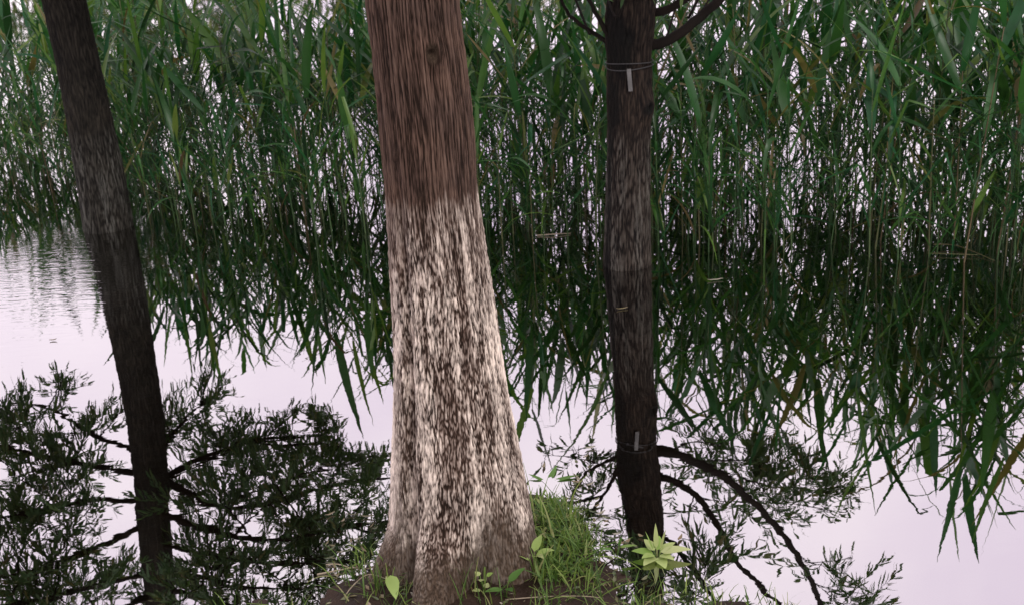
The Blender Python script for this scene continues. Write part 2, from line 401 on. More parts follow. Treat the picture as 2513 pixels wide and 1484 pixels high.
z_p = on_y(1057, 458, FGY).z
def crackf(v, k): return 1 - np.clip(np.abs(v) * k, 0, 1)
def relief_fg(x, y, Z, T):
    wob = perlin(x * 22, y * 22, Z * 9) * .8
    s = 165.0
    a = crackf(perlin(x * s + wob, y * s + wob, Z * 5.0), 3.4); b = crackf(perlin(x * s * 1.9 + wob, y * s * 1.9 - wob, Z * 13 + 5), 2.6)
    c = perlin(x * s * .3, y * s * .3, Z * 3); f = perlin(x * 420, y * 420, Z * 50)
    up = np.clip((Z - z_p + .25) / .35, 0, 1)
    a2 = crackf(perlin(x * 165 + wob, y * 165 + wob, Z * 26 + 9), 2.7); b2 = perlin(x * 330, y * 330, Z * 95 + 3)
    rid_u = .86 - .60 * a - .34 * b + .30 * c + .40 * f
    rid_l = .84 - .62 * a2 - .20 * b + .36 * b2 + .22 * c + .25 * f
    rid = np.clip(rid_u * up + rid_l * (1 - up), 0, 1)
    lump = perlin(x * 9, y * 9, Z * 3) * .006 + perlin(x * 30, y * 30, Z * 8) * .0025
    return rid, (rid - .6) * (.0050 * up + .0055 * (1 - up)) + lump
fg_edges = [(0, 897, 1128), (100, 910, 1138), (200, 921, 1150), (300, 930, 1160), (400, 938, 1167), (450, 943, 1170), (600, 953, 1190), (700, 958, 1205),
            (800, 961, 1220), (900, 961, 1235), (1000, 960, 1252), (1100, 957, 1272), (1200, 955, 1290), (1300, 950, 1306), (1384, 948, 1322)]
def flute_fg(Z, T):
    Tw = (T + math.pi) % (2 * math.pi) - math.pi
    lo = np.clip(1.15 - Z, 0, 1) / 1.15
    g1 = np.exp(-((Tw + .74) / .11) ** 2) * (.32 * lo ** .6)
    base = np.clip(.36 - Z, 0, .6) / .36
    g2 = np.exp(-((Tw - .22 - .1 * base) / .22) ** 2) * (.30 * base ** 1.2)
    toe1 = np.exp(-((Tw + .36) / .27) ** 2) * (.34 * np.clip(.22 - Z, 0, .5) / .22)
    toe2 = np.exp(-((Tw - 1.0) / .30) ** 2) * .12 * base
    lobe = .05 * lo * np.cos(3 * Tw + .8)
    root = np.exp(-((Tw + 1.35) / .25) ** 2) * .30 * np.clip(.16 - Z, 0, .5) / .16
    notch = -np.exp(-((Tw + .85) / .16) ** 2) * .12 * base
    return 1 - g1 - g2 + toe1 + toe2 + lobe * .6 + root + notch
def stain_shade_fg(Z, T):
    Tw = (T + math.pi) % (2 * math.pi) - math.pi
    s = np.clip(1 - (Z - .07) / .17, 0, 1.2) * 1.05
    s = np.maximum(s, np.exp(-((Tw - .62) / .46) ** 2) * np.clip(1.5 - Z / .27, 0, 1.25))
    s = np.maximum(s, np.exp(-((Tw + 1.05) / .30) ** 2) * np.clip(1.1 - Z / 1.4, 0, 1) * .66)  # left lobe: olive stain plus its shade, painted in as a darker tone
    s = np.maximum(s, np.exp(-((Z - on_y(1055, 115, FGY).z) / .03) ** 2 - ((Tw - .34) / .16) ** 2) * .9)
    return s
knot_z = on_y(1055, 118, FGY).z
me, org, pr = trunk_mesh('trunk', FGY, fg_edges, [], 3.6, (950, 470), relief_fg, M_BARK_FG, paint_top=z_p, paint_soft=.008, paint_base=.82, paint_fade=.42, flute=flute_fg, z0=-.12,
                         stain=stain_shade_fg, knots=((knot_z, .34, .03, .012),))
tree_fg = empty('tree', org, 'thick foreground tree with red-brown bark over a white-painted lower trunk, on the muddy bank', 'tree', 'trees standing at the water')
obj('trunk', me, tree_fg, mat=M_BARK_FG)

def relief_thin(x, y, Z, T):
    wob = perlin(x * 12, y * 12, Z * 6) * .6
    a = crackf(perlin(x * 92 + wob, y * 92 + wob, Z * 11), 3.0); b = perlin(x * 200, y * 200, Z * 40); c = perlin(x * 9, y * 9, Z * 3)
    rid = np.clip(.74 - .62 * a + .45 * b + .2 * c, 0, 1)
    return rid, (rid - .55) * .008 + c * .005
DL = on_z(265, 556).y; DR = on_z(1538, 646).y
l_edges = [(0, 105, 207), (100, 128, 230), (200, 149, 252), (300, 165, 276), (400, 182, 298), (500, 197, 318), (556, 205, 326)]
l_mir = [(1000, 275, 366), (1200, 300, 382), (1483, 325, 398)]
me, org_l, pr_l = trunk_mesh('trunk', DL, l_edges, l_mir, 4.6, (560, 170), relief_thin, M_BARK_L, paint_top=on_y(220, 305, DL).z, paint_soft=.02,
                             stain=lambda Z, T: .05 + np.clip(.06 - Z, 0, .3) * 6)
tree_l = empty('tree', org_l, 'slender dark tree leaning beside the open water with faded grey paint round its trunk', 'tree', 'trees standing at the water')
obj('trunk', me, tree_l)
r_edges = [(0, 1490, 1607), (60, 1481, 1608), (100, 1484, 1602), (150, 1490, 1598), (230, 1489, 1600), (255, 1489, 1606), (300, 1490, 1597), (450, 1487, 1594), (646, 1479, 1597)]
r_mir = [(1200, 1546, 1642), (1300, 1562, 1652), (1400, 1572, 1650), (1483, 1578, 1648)]
def darken_r(Z, T):
    Tw = (T + math.pi) % (2 * math.pi) - math.pi
    zz = on_y(1510, 110, DR).z; zb = on_y(1510, 250, DR).z
    s = np.exp(-((Z - zz) / .15) ** 2 - ((Tw + .65) / .75) ** 2) * 1.2
    s = np.maximum(s, np.exp(-((Z - zb) / .16) ** 2 - ((Tw + .9) / .5) ** 2))
    s = np.maximum(s, np.exp(-((Z - on_y(1590, 260, DR).z) / .035) ** 2 - ((Tw - .8) / .4) ** 2))
    return np.maximum(s, np.exp(-((Tw + 1.15) / .35) ** 2) * .75)  # darker strip down the whole left edge
me, org_r, pr_r = trunk_mesh('trunk', DR, r_edges, r_mir, 4.4, (560, 170), relief_thin, M_BARK_R, paint_top=on_y(1540, 295, DR).z, paint_soft=.03,
                             stain=darken_r, knots=((on_y(1590, 258, DR).z, .85, .035, .018), (on_y(1530, 80, DR).z, -.2, .05, .01)))
tree_r = empty('tree', org_r, 'dark forked tree among the reeds with a strap tied round its trunk', 'tree', 'trees standing at the water')
obj('trunk', me, tree_r)

# ------------------------------------------------------------------ branches and needle sprays
def smooth_path(pts, n):
    pts = [Vector(p) for p in pts]; out = []
    for k in range(len(pts) - 1):
        p0, p1, p2, p3 = pts[max(k - 1, 0)], pts[k], pts[k + 1], pts[min(k + 2, len(pts) - 1)]
        for s in range(n):
            t = s / n
            out.append(.5 * ((2 * p1) + (p2 - p0) * t + (2 * p0 - 5 * p1 + 4 * p2 - p3) * t * t + (3 * p1 - p0 - 3 * p2 + p3) * t ** 3))
    out.append(pts[-1]); return out
def rvec(rng): return Vector((rng.gauss(0, 1), rng.gauss(0, 1), rng.gauss(0, 1)))

class Crown:
    def __init__(s, root, org, seed, clear=None):
        s.root = root; s.org = Vector(org); s.rng = random.Random(seed); s.V = []; s.F = []; s.clear = clear
    def ok(s, p):
        x, y = project(p)
        if -60 < x < W + 60 and y > -14 and y < H + 60: return False
        return s.clear is None or s.clear(p)
    def branchlet(s, p, d, L, wd):
        rng = s.rng
        side = d.cross(rvec(rng)).normalized() * wd * .5
        droop = Vector((0, 0, -L * .14)); b = len(s.V); p = p - s.org
        q1, q2, q3 = p + d * L * .3, p + d * L * .72 + droop * .5, p + d * L + droop
        s.V += [tuple(p), tuple(q1 + side), tuple(q2 + side * .85), tuple(q3), tuple(q2 - side * .85), tuple(q1 - side)]
        s.F += [(b, b + 1, b + 2, b + 3), (b, b + 3, b + 4, b + 5)]
    def twig(s, mb, p, d, L, r0=.0022, dens=1.0):
        rng = s.rng; n = max(5, int(L / .022)); pts = [p]; dd = d.normalized()
        for k in range(n):
            dd = (dd + rvec(rng) * .06 + Vector((0, 0, -.03))).normalized(); pts.append(pts[-1] + dd * L / n)
        keep = [q for q in pts if s.ok(q)]
        if len(keep) < 3 or not s.ok(pts[0]): return
        pts = pts[:max(3, len(keep))]
        mb.tube([q - s.org for q in pts], [r0 * (1 - .6 * k / len(pts)) for k in range(len(pts))], 3, False)
        for k in range(1, len(pts)):
            t = (pts[k] - pts[k - 1]).normalized()
            for sg in (-1, 1):
                if rng.random() > .92 * dens: continue
                sd = t.cross(Vector((0, 0, 1))); sd = sd.normalized() if sd.length > .01 else Vector((1, 0, 0))
                dr = (t * rng.uniform(.6, 1.2) + sd * sg * rng.uniform(.35, .8) + Vector((0, 0, rng.uniform(-.8, .1))) + rvec(rng) * .14).normalized()
                L2 = rng.uniform(.05, .095)
                if s.ok(pts[k] + dr * L2): s.branchlet(pts[k], dr, L2, rng.uniform(.008, .014))
        s.branchlet(pts[-1], (pts[-1] - pts[-2]).normalized(), .07, .014)
    def limb(s, pts, r0, r1, sub=0, sublen=(.25, .6), twigs=(6, 9), start=.25, spread=None, dens=1.0, steps=6):
        rng = s.rng; path = smooth_path(pts, steps); mb = MB(); n = len(path); s.V = []; s.F = []
        path = [q + rvec(rng) * r0 * .10 for q in path]
        mb.tube([q - s.org for q in path], [r0 + (r1 - r0) * (k / (n - 1)) for k in range(n)], 9)
        for k in range(sub):
            t = start + (1 - start) * (k + rng.random()) / max(1, sub); i = min(n - 2, int(t * (n - 1)))
            base = path[i]; ax = (path[i + 1] - path[i]).normalized()
            d = (ax * rng.uniform(.2, .8) + (rvec(rng) if spread is None else spread(rng))).normalized()
            d.z = d.z * .5 + rng.uniform(-.12, .22); d.normalize()
            L = rng.uniform(*sublen); m2 = 7; sp = [base]
            for q in range(m2):
                d = (d + rvec(rng) * .10 + Vector((0, 0, -.03))).normalized(); sp.append(sp[-1] + d * L / m2)
            while len(sp) > 3 and not s.ok(sp[-1]): sp.pop()
            if len(sp) < 4 or not s.ok(sp[-1]): continue
            rr = max(.0028, min(r0 * .35, .008))
            mb.tube([q - s.org for q in sp], [rr * (1 - .6 * q / len(sp)) for q in range(len(sp))], 5, False)
            for q in range(rng.randint(*twigs)):
                i2 = rng.randint(1, len(sp) - 1); ax2 = (sp[i2] - sp[i2 - 1]).normalized()
                td = (ax2 * rng.uniform(.3, 1) + rvec(rng) * .55 + Vector((0, 0, -.1))).normalized()
                s.twig(mb, sp[i2], td, rng.uniform(.12, .30), dens=dens)
        br_ = obj('branch', mb.mesh('branch', M_BRANCH), s.root)
        if s.V:
            o = obj('foliage', mesh_from('foliage', s.V, s.F, M_NEEDLE), br_); o['kind'] = 'stuff'
        return br_

def axis(pr, org, z, Yd): return Vector((float(np.interp(z, pr[0], pr[1])), Yd, z))

# left tree: boughs seen only mirrored in the water
lb_x = [-400, 0, 60, 150, 260, 400, 440, 560, 610, 660, 760, 830, 845, 880, 960, 1100, 1240, 1300, 1340, 1600]
lb_y = [980, 965, 925, 905, 955, 935, 895, 905, 1010, 1015, 985, 1015, 1100, 1100, 1105, 1110, 1190, 1250, 1080, 1080]
def clear_left(p):
    x, y = reflected(p)
    return y > np.interp(x, lb_x, lb_y)
cl = Crown(tree_l, org_l, 11, clear_left)
def mp(x, y, Yd): return mirror_y(x, y, Yd)
left_limbs = [
    ([(330, 1190), (500, 1120), (640, 1080), (810, 1070)], [DL, DL + .3, DL + .5, DL + .7], .022, 9),
    ([(330, 1150), (430, 1060), (480, 1000), (545, 950)], [DL, DL + .5, DL + .8, DL + 1.0], .016, 9),
    ([(320, 1120), (220, 1060), (120, 1000), (20, 990)], [DL, DL + .4, DL + .7, DL + .9], .018, 10),
    ([(300, 1170), (160, 1130), (20, 1100), (-140, 1090)], [DL, DL + .2, DL + .3, DL + .4], .02, 9),
    ([(370, 1160), (470, 1210), (560, 1245), (680, 1230), (820, 1190), (960, 1170)], [DL, DL + .1, DL + .1, DL + .2, DL + .4, DL + .5], .024, 13),
    ([(370, 1250), (520, 1300), (680, 1320), (860, 1290), (1000, 1270)], [DL, DL - .2, DL - .4, DL - .3, DL - .2], .022, 12),
    ([(330, 1280), (240, 1340), (140, 1380), (20, 1410), (-90, 1420)], [DL, DL - .2, DL - .4, DL - .5, DL - .6], .02, 10),
    ([(330, 1230), (200, 1230), (60, 1260), (-120, 1290)], [DL, DL - .1, DL - .2, DL - .3], .018, 9),
    ([(370, 1380), (480, 1410), (620, 1440), (800, 1440)], [DL, DL - .3, DL - .5, DL - .6], .02, 11),
    ([(350, 1460), (250, 1500), (130, 1520), (0, 1560)], [DL, DL - .3, DL - .5, DL - .6], .02, 9),
    ([(370, 1520), (520, 1560), (700, 1600)], [DL, DL - .2, DL - .5], .02, 8),
    ([(380, 1330), (560, 1370), (740, 1380), (900, 1360)], [DL, DL - .3, DL - .5, DL - .5], .018, 10),
    ([(370, 1440), (560, 1480), (760, 1500), (930, 1470)], [DL, DL - .4, DL - .7, DL - .8], .018, 10),
    ([(300, 1400), (180, 1450), (40, 1480), (-120, 1500)], [DL, DL - .4, DL - .6, DL - .7], .018, 9),
    ([(680, 1230), (790, 1150), (880, 1140), (940, 1130)], [DL + .2, DL + .4, DL + .5, DL + .5], .009, 8),
    ([(640, 1080), (720, 1040), (800, 1035)], [DL + .5, DL + .7, DL + .8], .008, 6),
    ([(340, 1600), (480, 1750), (560, 1900)], [DL, DL + .4, DL + .7], .02, 6),
    ([(340, 1600), (200, 1750), (80, 1900)], [DL, DL + .3, DL + .5], .02, 6),
]
for pts, ys_, r0, sb in left_limbs:
    pp = [mp(x, y, Yd) for (x, y), Yd in zip(pts, ys_)]
    pp[0] = axis(pr_l, org_l, pp[0].z, DL)
    cl.limb(pp, r0, r0 * .3, sub=sb, twigs=(8, 12))

rb_x = [1000, 1280, 1340, 1480, 1530, 1640, 1680, 1800, 1850, 2000, 2110, 2120, 2600]
rb_y = [1300, 1210, 1085, 1095, 1110, 1000, 1020, 1075, 1040, 1090, 1130, 1330, 1400]
def clear_right(p):
    x, y = reflected(p)
    if x > 1900 and 1300 < y < 1345 and x < 2300: return False
    return y > np.interp(x, rb_x, rb_y)
crn = Crown(tree_r, org_r, 23, clear_right)
def back(rng): return Vector((rng.gauss(0, .7), abs(rng.gauss(.6, .5)), rng.gauss(0, .5)))
R_limbs = [
    ([(1600, 1105), (1640, 1108), (1700, 1130), (1790, 1180), (1870, 1255), (1945, 1345), (1992, 1430), (2025, 1510), (2060, 1640)], [DR, DR, DR + .02, DR + .06, DR + .1, DR + .12, DR + .15, DR + .2, DR + .2], .024, .012, 0),
    ([(1600, 1165), (1645, 1175), (1705, 1212), (1752, 1275), (1790, 1345), (1818, 1392), (1870, 1440), (1925, 1500), (1990, 1600)], [DR, DR - .03, DR - .06, DR - .1, DR - .1, DR - .1, DR - .1, DR - .1, DR - .1], .019, .010, 0),
    ([(1580, 1100), (1535, 1112), (1490, 1130), (1440, 1160), (1420, 1190)], [DR, DR, DR + .03, DR + .06, DR + .1], .013, .006, 0),
    ([(1580, 1120), (1530, 1135), (1505, 1170), (1480, 1215), (1440, 1270)], [DR, DR - .03, DR - .03, DR - .03, DR], .014, .006, 0),
    ([(1600, 1310), (1650, 1330), (1700, 1400), (1760, 1480), (1800, 1560)], [DR, DR - .1, DR - .2, DR - .3, DR - .3], .016, .008, 0),
]
for pts, ys_, r0, r1, sb in R_limbs:
    crn.limb([mp(x, y, Yd) for (x, y), Yd in zip(pts, ys_)], r0, r1, sub=sb)
thin = [
    ([(1690, 1130), (1800, 1165), (1900, 1195), (2000, 1200), (2080, 1190)], [DR + .05, DR + .5, DR + .75, DR + .85, DR + .9], .006, 13, (5, 8)),
    ([(1640, 1108), (1700, 1085), (1760, 1090), (1830, 1110)], [DR, DR + .6, DR + .9, DR + 1.0], .005, 9, (4, 6)),
    ([(1700, 1130), (1850, 1130), (1960, 1140)], [DR, DR + .7, DR + 1.0], .005, 6, (4, 6)),
    ([(1705, 1212), (1690, 1250), (1690, 1270)], [DR, DR + .2, DR + .3], .004, 3, (3, 4)),
    ([(1720, 1220), (1790, 1230), (1900, 1230), (2040, 1250)], [DR, DR + .4, DR + .6, DR + .7], .004, 5, (3, 5)),
    ([(1992, 1430), (2030, 1440), (2080, 1460)], [DR + .15, DR + .2, DR + .25], .004, 4, (3, 5)),
    ([(1945, 1345), (1985, 1375), (2090, 1365)], [DR + .12, DR + .15, DR + .2], .003, 2, (2, 3)),
    ([(1805, 1370), (1770, 1400), (1740, 1410)], [DR - .1, DR - .1, DR - .1], .003, 2, (2, 3)),
    ([(1480, 1140), (1420, 1120), (1360, 1120)], [DR, DR + .5, DR + .6], .006, 6, (6, 8)),
    ([(1480, 1215), (1420, 1230), (1340, 1240), (1280, 1240)], [DR, DR, DR, DR], .007, 9, (7, 10)),
    ([(1520, 1200), (1540, 1230), (1560, 1260)], [DR, DR - .2, DR - .2], .005, 5, (4, 7)),
    ([(1700, 1400), (1690, 1440), (1730, 1470)], [DR - .2, DR - .3, DR - .4], .005, 6, (5, 7)),
    ([(1600, 1400), (1540, 1450), (1480, 1480)], [DR, DR - .3, DR - .5], .007, 7, (5, 7)),
    ([(1600, 1600), (1450, 1700), (1300, 1800)], [DR, DR + .3, DR + .5], .015, 6, (5, 7)),
    ([(1600, 1700), (1750, 1850), (1900, 1950)], [DR, DR + .3, DR + .5], .015, 6, (5, 7)),
    ([(1600, 1650), (1610, 1800), (1640, 1900)], [DR, DR + .8, DR + 1.2], .015, 6, (5, 7)),
]
for pts, ys_, r0, sb, tw in thin:
    crn.limb([mp(x, y, Yd) for (x, y), Yd in zip(pts, ys_)], r0, r0 * .5, sub=sb, sublen=(.10, .30), twigs=tw, start=.15, dens=.9)

cf = Crown(tree_fg, org, 31) if False else Crown(tree_fg, tree_fg.location, 31)
rng0 = random.Random(5)
for k in range(9):
    an = k * 2.4 + .3; zz = 2.35 + .13 * k
    a = Vector((float(np.interp(zz, pr[0], pr[1])), FGY, zz)); L = 1.5 - .06 * k
    d = Vector((math.cos(an), math.sin(an), .12))
    cf.limb([a, a + d * L * .35 + Vector((0, 0, .05)), a + d * L * .7, a + d * L + Vector((0, 0, -.1))], .022, .007, sub=6, twigs=(4, 6))

# ------------------------------------------------------------------ strap on the dark forked tree
bz = on_y(1545, 162, DR).z
bx = float(np.interp(bz, pr_r[0], pr_r[1])); br = float(np.interp(bz, pr_r[0], pr_r[2]))
strap = empty('trunk_strap', (bx, DR, bz), 'thin weathered strap with a pale hanging tag tied round the dark forked trunk', 'strap')
for dz in (0, .022):
    mb = MB(); pts = []
    for q in range(33):
        a = 2 * math.pi * q / 32; pts.append((math.sin(a) * (br + .006), -math.cos(a) * (br + .006), dz + .004 * math.sin(a * 2 + dz * 90)))
    mb.tube(pts, [.0028] * 33, 5, False); obj('band', mb.mesh('band', M_BAND), strap)
mb = MB(); ta = (1537 - 1545) / 58.0
for q in range(5):
    t = q / 4; off = br + .013 + .003 * math.sin(t * 3)
    for sx in (-.009, .009):
        mb.V.append((math.sin(ta) * off + sx + .006 * t, -math.cos(ta) * off, .006 - .095 * t)); mb.V.append((math.sin(ta) * off + sx + .006 * t, -math.cos(ta) * off + .002, .006 - .095 * t))
for q in range(4):
    b = q * 4
    mb.F += [(b, b + 2, b + 6, b + 4), (b + 1, b + 5, b + 7, b + 3), (b, b + 4, b + 5, b + 1), (b + 2, b + 3, b + 7, b + 6)]
mb.F += [(0, 1, 3, 2), (16, 18, 19, 17)]
obj('tag', mb.mesh('tag', M_TAG, False), strap)

# ------------------------------------------------------------------ reeds
BED = -.32
def leaf_strip(rng, L, wd, tilt, az, bend, n=8, kink=None, fold=.22):
    """long arching blade starting at the origin; returns verts, faces"""
    V = []; Fc = []; p = Vector((0, 0, 0)); ang = tilt; h = Vector((math.cos(az), math.sin(az), 0)); sd = Vector((-math.sin(az), math.cos(az), 0))
    tw = rng.uniform(-.9, .9); rows = []
    for k in range(n + 1):
        t = k / n
        d = h * math.sin(ang) + Vector((0, 0, 1)) * math.cos(ang); nrm = h * -math.cos(ang) + Vector((0, 0, 1)) * math.sin(ang)
        wv_ = wd * .5 * (min(1, .45 + 2.6 * t) if t < .25 else 1) * max(0.0, 1 - max(0, (t - .3) / .7) ** 1.7)
        ca, sa = math.cos(tw * t), math.sin(tw * t); s2 = sd * ca + nrm * sa; n2 = nrm * ca - sd * sa
        rows.append((p.copy(), s2 * max(wv_, .0006), n2 * (-wv_ * fold)))
        ang += bend / n * (.5 + 1.0 * t)
        if kink and abs(t - kink[0]) < .5 / n: ang += kink[1]
        p = p + d * L / n
    for (c, s_, dn) in rows: V += [tuple(c - s_), tuple(c + dn), tuple(c + s_)]
    for k in range(n):
        a = k * 3; Fc += [(a, a + 1, a + 4, a + 3), (a + 1, a + 2, a + 5, a + 4)]
    return V, Fc

def reed_template(seed, height):
    """stem and leaves in template space; z = 0 is the pond bed"""
    rng = random.Random(seed); tot = height - BED
    lean = rng.gauss(0, .035); la = rng.uniform(0, 6.28); cur = rng.gauss(0, .05)
    def at(z):
        q = z / tot; o = lean * z + cur * q * q * tot * .6
        return Vector((math.cos(la) * o, math.sin(la) * o, z))
    mb = MB(); n = 9; r = rng.uniform(.0035, .0055)
    mb.tube([at(tot * .93 * k / n) for k in range(n + 1)], [r * (1 - .55 * k / n) for k in range(n + 1)], 5, True)
    stem = mb.mesh('stem', M_STEM); leaves = []
    z = -BED + rng.uniform(.03, .16); az = rng.uniform(0, 6.28)
    while z < tot * .93:
        q = z / tot
        az += math.pi + rng.gauss(0, .55)
        L = rng.uniform(.30, .62) * (1.0 if q < .9 else .85); wd = rng.uniform(.012, .030) if rng.random() < .78 else rng.uniform(.034, .052)
        if z + BED < .45: L *= .7; wd *= .5
        tilt = rng.uniform(.35, 1.2) if q < .85 else rng.uniform(.1, .75)
        bend = rng.uniform(.3, 2.2) if rng.random() < .55 else rng.uniform(-.25, .35)
        kink = (rng.uniform(.35, .7), rng.uniform(.8, 1.7)) if rng.random() < .17 else None
        V, Fc = leaf_strip(rng, L, wd, tilt, az, bend, kink=kink)
        b = at(z); V = [tuple(Vector(v) + b) for v in V]
        leaves.append((V, Fc)); z += rng.uniform(.035, .075) if z + BED < .5 else rng.uniform(.06, .13)
    return stem, leaves

TEMPL = {}
for hcat in (0.45, 0.75, 1.05, 1.4, 1.85, 2.4):
    TEMPL[hcat] = []
    for k in range(7):
        st, lv = reed_template(100 + int(hcat * 100) * 10 + k, hcat)
        TEMPL[hcat].append((st, lv, [mesh_from('leaf', V, Fc, M_REED, True) for V, Fc in lv]))

front_px = [(-260, 452), (0, 470), (200, 492), (330, 540), (500, 560), (900, 572), (1250, 588), (1500, 600), (1700, 618), (2100, 640), (2512, 650), (2760, 655)]
front = [on_z(*p) for p in front_px]
fxs = [p.x for p in front]; fys = [p.y for p in front]
tip_x = [-400, 100, 300, 370, 460, 520, 590, 640, 690, 780, 900, 950, 1100, 1250, 1340, 1430, 1480, 1700, 1850, 2000, 2080, 2150, 2250, 2370, 2512, 3000]
tip_y = [640, 680, 730, 830, 800, 860, 940, 850, 830, 860, 930, 960, 990, 1030, 1080, 1010, 1050, 1060, 1110, 1050, 1120, 1200, 1240, 1290, 1215, 1260]
def reed_height(x, y, k):
    lo, hi = .2, 3.2
    for _ in range(14):
        mid = (lo + hi) / 2; px, py = reflected((x, y, mid))
        if py < np.interp(px, tip_x, tip_y): lo = mid
        else: hi = mid
    return min(2.75, lo * k)
rng = random.Random(77)
cand = []
for i in range(9000):
    y0 = rng.random(); x = rng.uniform(-4.4, 5.2)
    fy = float(np.interp(x, fxs, fys)); dep = rng.random() ** 1.35
    depth = 2.7 if x > .4 else 2.5
    y = fy + dep * depth
    if abs(x) > y * .55 + .35: continue
    cand.append((x, y, y - fy))
def far_enough(x, y, got, r): return all((x - a) ** 2 + (y - b) ** 2 > r * r for a, b, *_ in got)
picked = []
for (x, y, dd) in cand:
    px, py = project((x, y, 0))
    if (x - org_l.x) ** 2 + (y - DL) ** 2 < .13 ** 2 or (x - org_r.x) ** 2 + (y - DR) ** 2 < .15 ** 2: continue
    if y < DL + .05 and px < 345: continue
    if not far_enough(x, y, picked, .055): continue
    picked.append((x, y, dd))
    if len(picked) >= 700: break
picked.sort(key=lambda q: q[2])
n_tall = len(picked); shoots = []
for i in range(640):
    x = rng.uniform(-3.6, 4.2); fy = float(np.interp(x, fxs, fys)); y = fy + .05 + rng.random() ** 1.3 * 2.2
    if abs(x) > y * .5 + .2 or (x - org_l.x) ** 2 + (y - DL) ** 2 < .2 ** 2 or (x - org_r.x) ** 2 + (y - DR) ** 2 < .2 ** 2: continue
    if y < DL + .05 and project((x, y, 0))[0] < 345: continue
    shoots.append((x, y, y - fy))
picked += shoots
def reed_label(x, y, h):
    side = ('beyond the leaning dark tree' if x < org_l.x + .12 else 'between the leaning dark tree and the painted trunk' if project((x, y, 0))[0] < 1080
            else 'between the painted trunk and the strapped tree' if x < org_r.x else 'just beyond the strapped tree' if x < org_r.x + .9 else 'in the dark bed far past the strapped tree')
    size = 'short young green reed' if h < .7 else 'green reed of middle height' if h < 1.2 else 'tall green reed with arching leaves'
    return size + ' ' + side
mbL, mbS = MB(), MB()
cats = sorted(TEMPL)
n_ind = 0
for i, (x, y, dd) in enumerate(picked):
    k = rng.uniform(.70, 1.0) if rng.random() < .48 else rng.uniform(.25, .70)
    h = max(.35, reed_height(x, y, k) - .03)
    if i >= n_tall: h = min(h, rng.uniform(.3, 1.1))
    cat = min(cats, key=lambda c: abs(c - h)); st, lv, lm = rng.choice(TEMPL[cat])
    s = (h - BED) / (cat - BED); rz = rng.uniform(0, 6.28)
    if n_ind < 300:
        e = bpy.data.objects.new('reed', None); COL.objects.link(e); e.empty_display_size = .05
        e.location = (x, y, BED - .01); e.rotation_euler = (rng.gauss(0, .03), rng.gauss(0, .03), rz); e.scale = (s, s, s)
        lb = reed_label(x, y, h); tag(e, lb, 'reed', lb.replace('reed', 'reeds', 1))
        obj('stem', st, e)
        for mm in lm: obj('leaf', mm, e)
        n_ind += 1
    else:
        M = Matrix.Translation((x, y, BED - .01)) @ Matrix.Rotation(rz, 4, 'Z') @ Matrix.Rotation(rng.gauss(0, .04), 4, 'X') @ Matrix.Scale(s, 4)
        mbS.add([tuple(M @ v.co) for v in st.vertices], [tuple(p.vertices) for p in st.polygons])
        for V, Fc in lv: mbL.add([tuple(M @ Vector(v)) for v in V], Fc)
th = empty('reed_thicket', (0, 8, BED), 'dense green mass of reeds filling the back of the reed bed', 'reeds'); th['kind'] = 'stuff'
for nm, mbx, mt in (('stems', mbS, M_STEM), ('leaves', mbL, M_REED)):
    me = mbx.mesh(nm, mt); o = obj(nm, me, th, loc=(0, -8, -BED)); o['kind'] = 'stuff'

# ------------------------------------------------------------------ far shore trees (seen only as reflections between the reeds)
rng = random.Random(9)
for k in range(11):
    x = -34 + k * 6.6 + rng.uniform(-1.5, 1.5); y = 66 + rng.uniform(-2, 5); hgt = rng.uniform(8.5, 12.0) if x < 4 else rng.uniform(4, 6.5)
    z = gh(x, y) - .1
    t = empty('shore_tree', (x, y, z), 'pale green broadleaf tree on the far shore', 'tree', 'trees on the far shore')
    mb = MB(); mb.tube([(0, 0, 0), (.1, 0, hgt * .3), (0, .1, hgt * .6), (.1, 0, hgt * .85)], [.22, .17, .1, .04], 8); obj('trunk', mb.mesh('trunk', M_BRANCH), t)
    mb = MB(); blobs = [(Vector((rng.gauss(0, 1.7), rng.gauss(0, 1.5), hgt * rng.uniform(.25, .9))), rng.uniform(.9, 1.7)) for _ in range(14)]
    for q in range(2600 if x < 4 else 1200):
        c, rr = rng.choice(blobs); p = c + rvec(rng).normalized() * rr * rng.random() ** .4
        a = rvec(rng).normalized() * .2; b = a.cross(rvec(rng)).normalized() * .14
        mb.add([tuple(p - a), tuple(p + b), tuple(p + a), tuple(p - b)], [(0, 1, 2, 3)])
    o = obj('crown', mb.mesh('crown', M_FARLEAF, False), t)

# ------------------------------------------------------------------ bank plants and litter
rng = random.Random(41)
def blade(rng, L, wd, tilt, az, bend, n=6): return leaf_strip(rng, L, wd, tilt, az, bend, n=n, fold=.25)
def ground_pt(px, py):
    p = on_z(px, py, .02)
    for _ in range(6): p = on_z(px, py, max(gh(p.x, p.y), -.02))
    return p
def tuft(px, py, label, nb, Lr, wr, spread, bendr, mat=M_GRASS, base=.025):
    p = ground_pt(px, py); z = gh(p.x, p.y) - .004
    t = empty('grass_tuft', (p.x, p.y, z), label, 'grass', 'grass tufts on the bank')
    for q in range(nb):
        az = rng.uniform(0, 6.28)
        V, Fc = blade(rng, rng.uniform(*Lr), rng.uniform(*wr), abs(rng.gauss(0, spread)), az, rng.uniform(*bendr))
        obj('blade', mesh_from('blade', V, Fc, mat, True), t, loc=(rng.gauss(0, base), rng.gauss(0, base), 0))
    return t
tuft(1150, 1462, 'upright grass tuft against the foot of the painted trunk', 15, (.07, .15), (.003, .006), .25, (.1, .7))
tuft(1345, 1440, 'bright grass tuft on the mud in front of the dark root', 12, (.07, .13), (.004, .007), .45, (.3, 1.2))
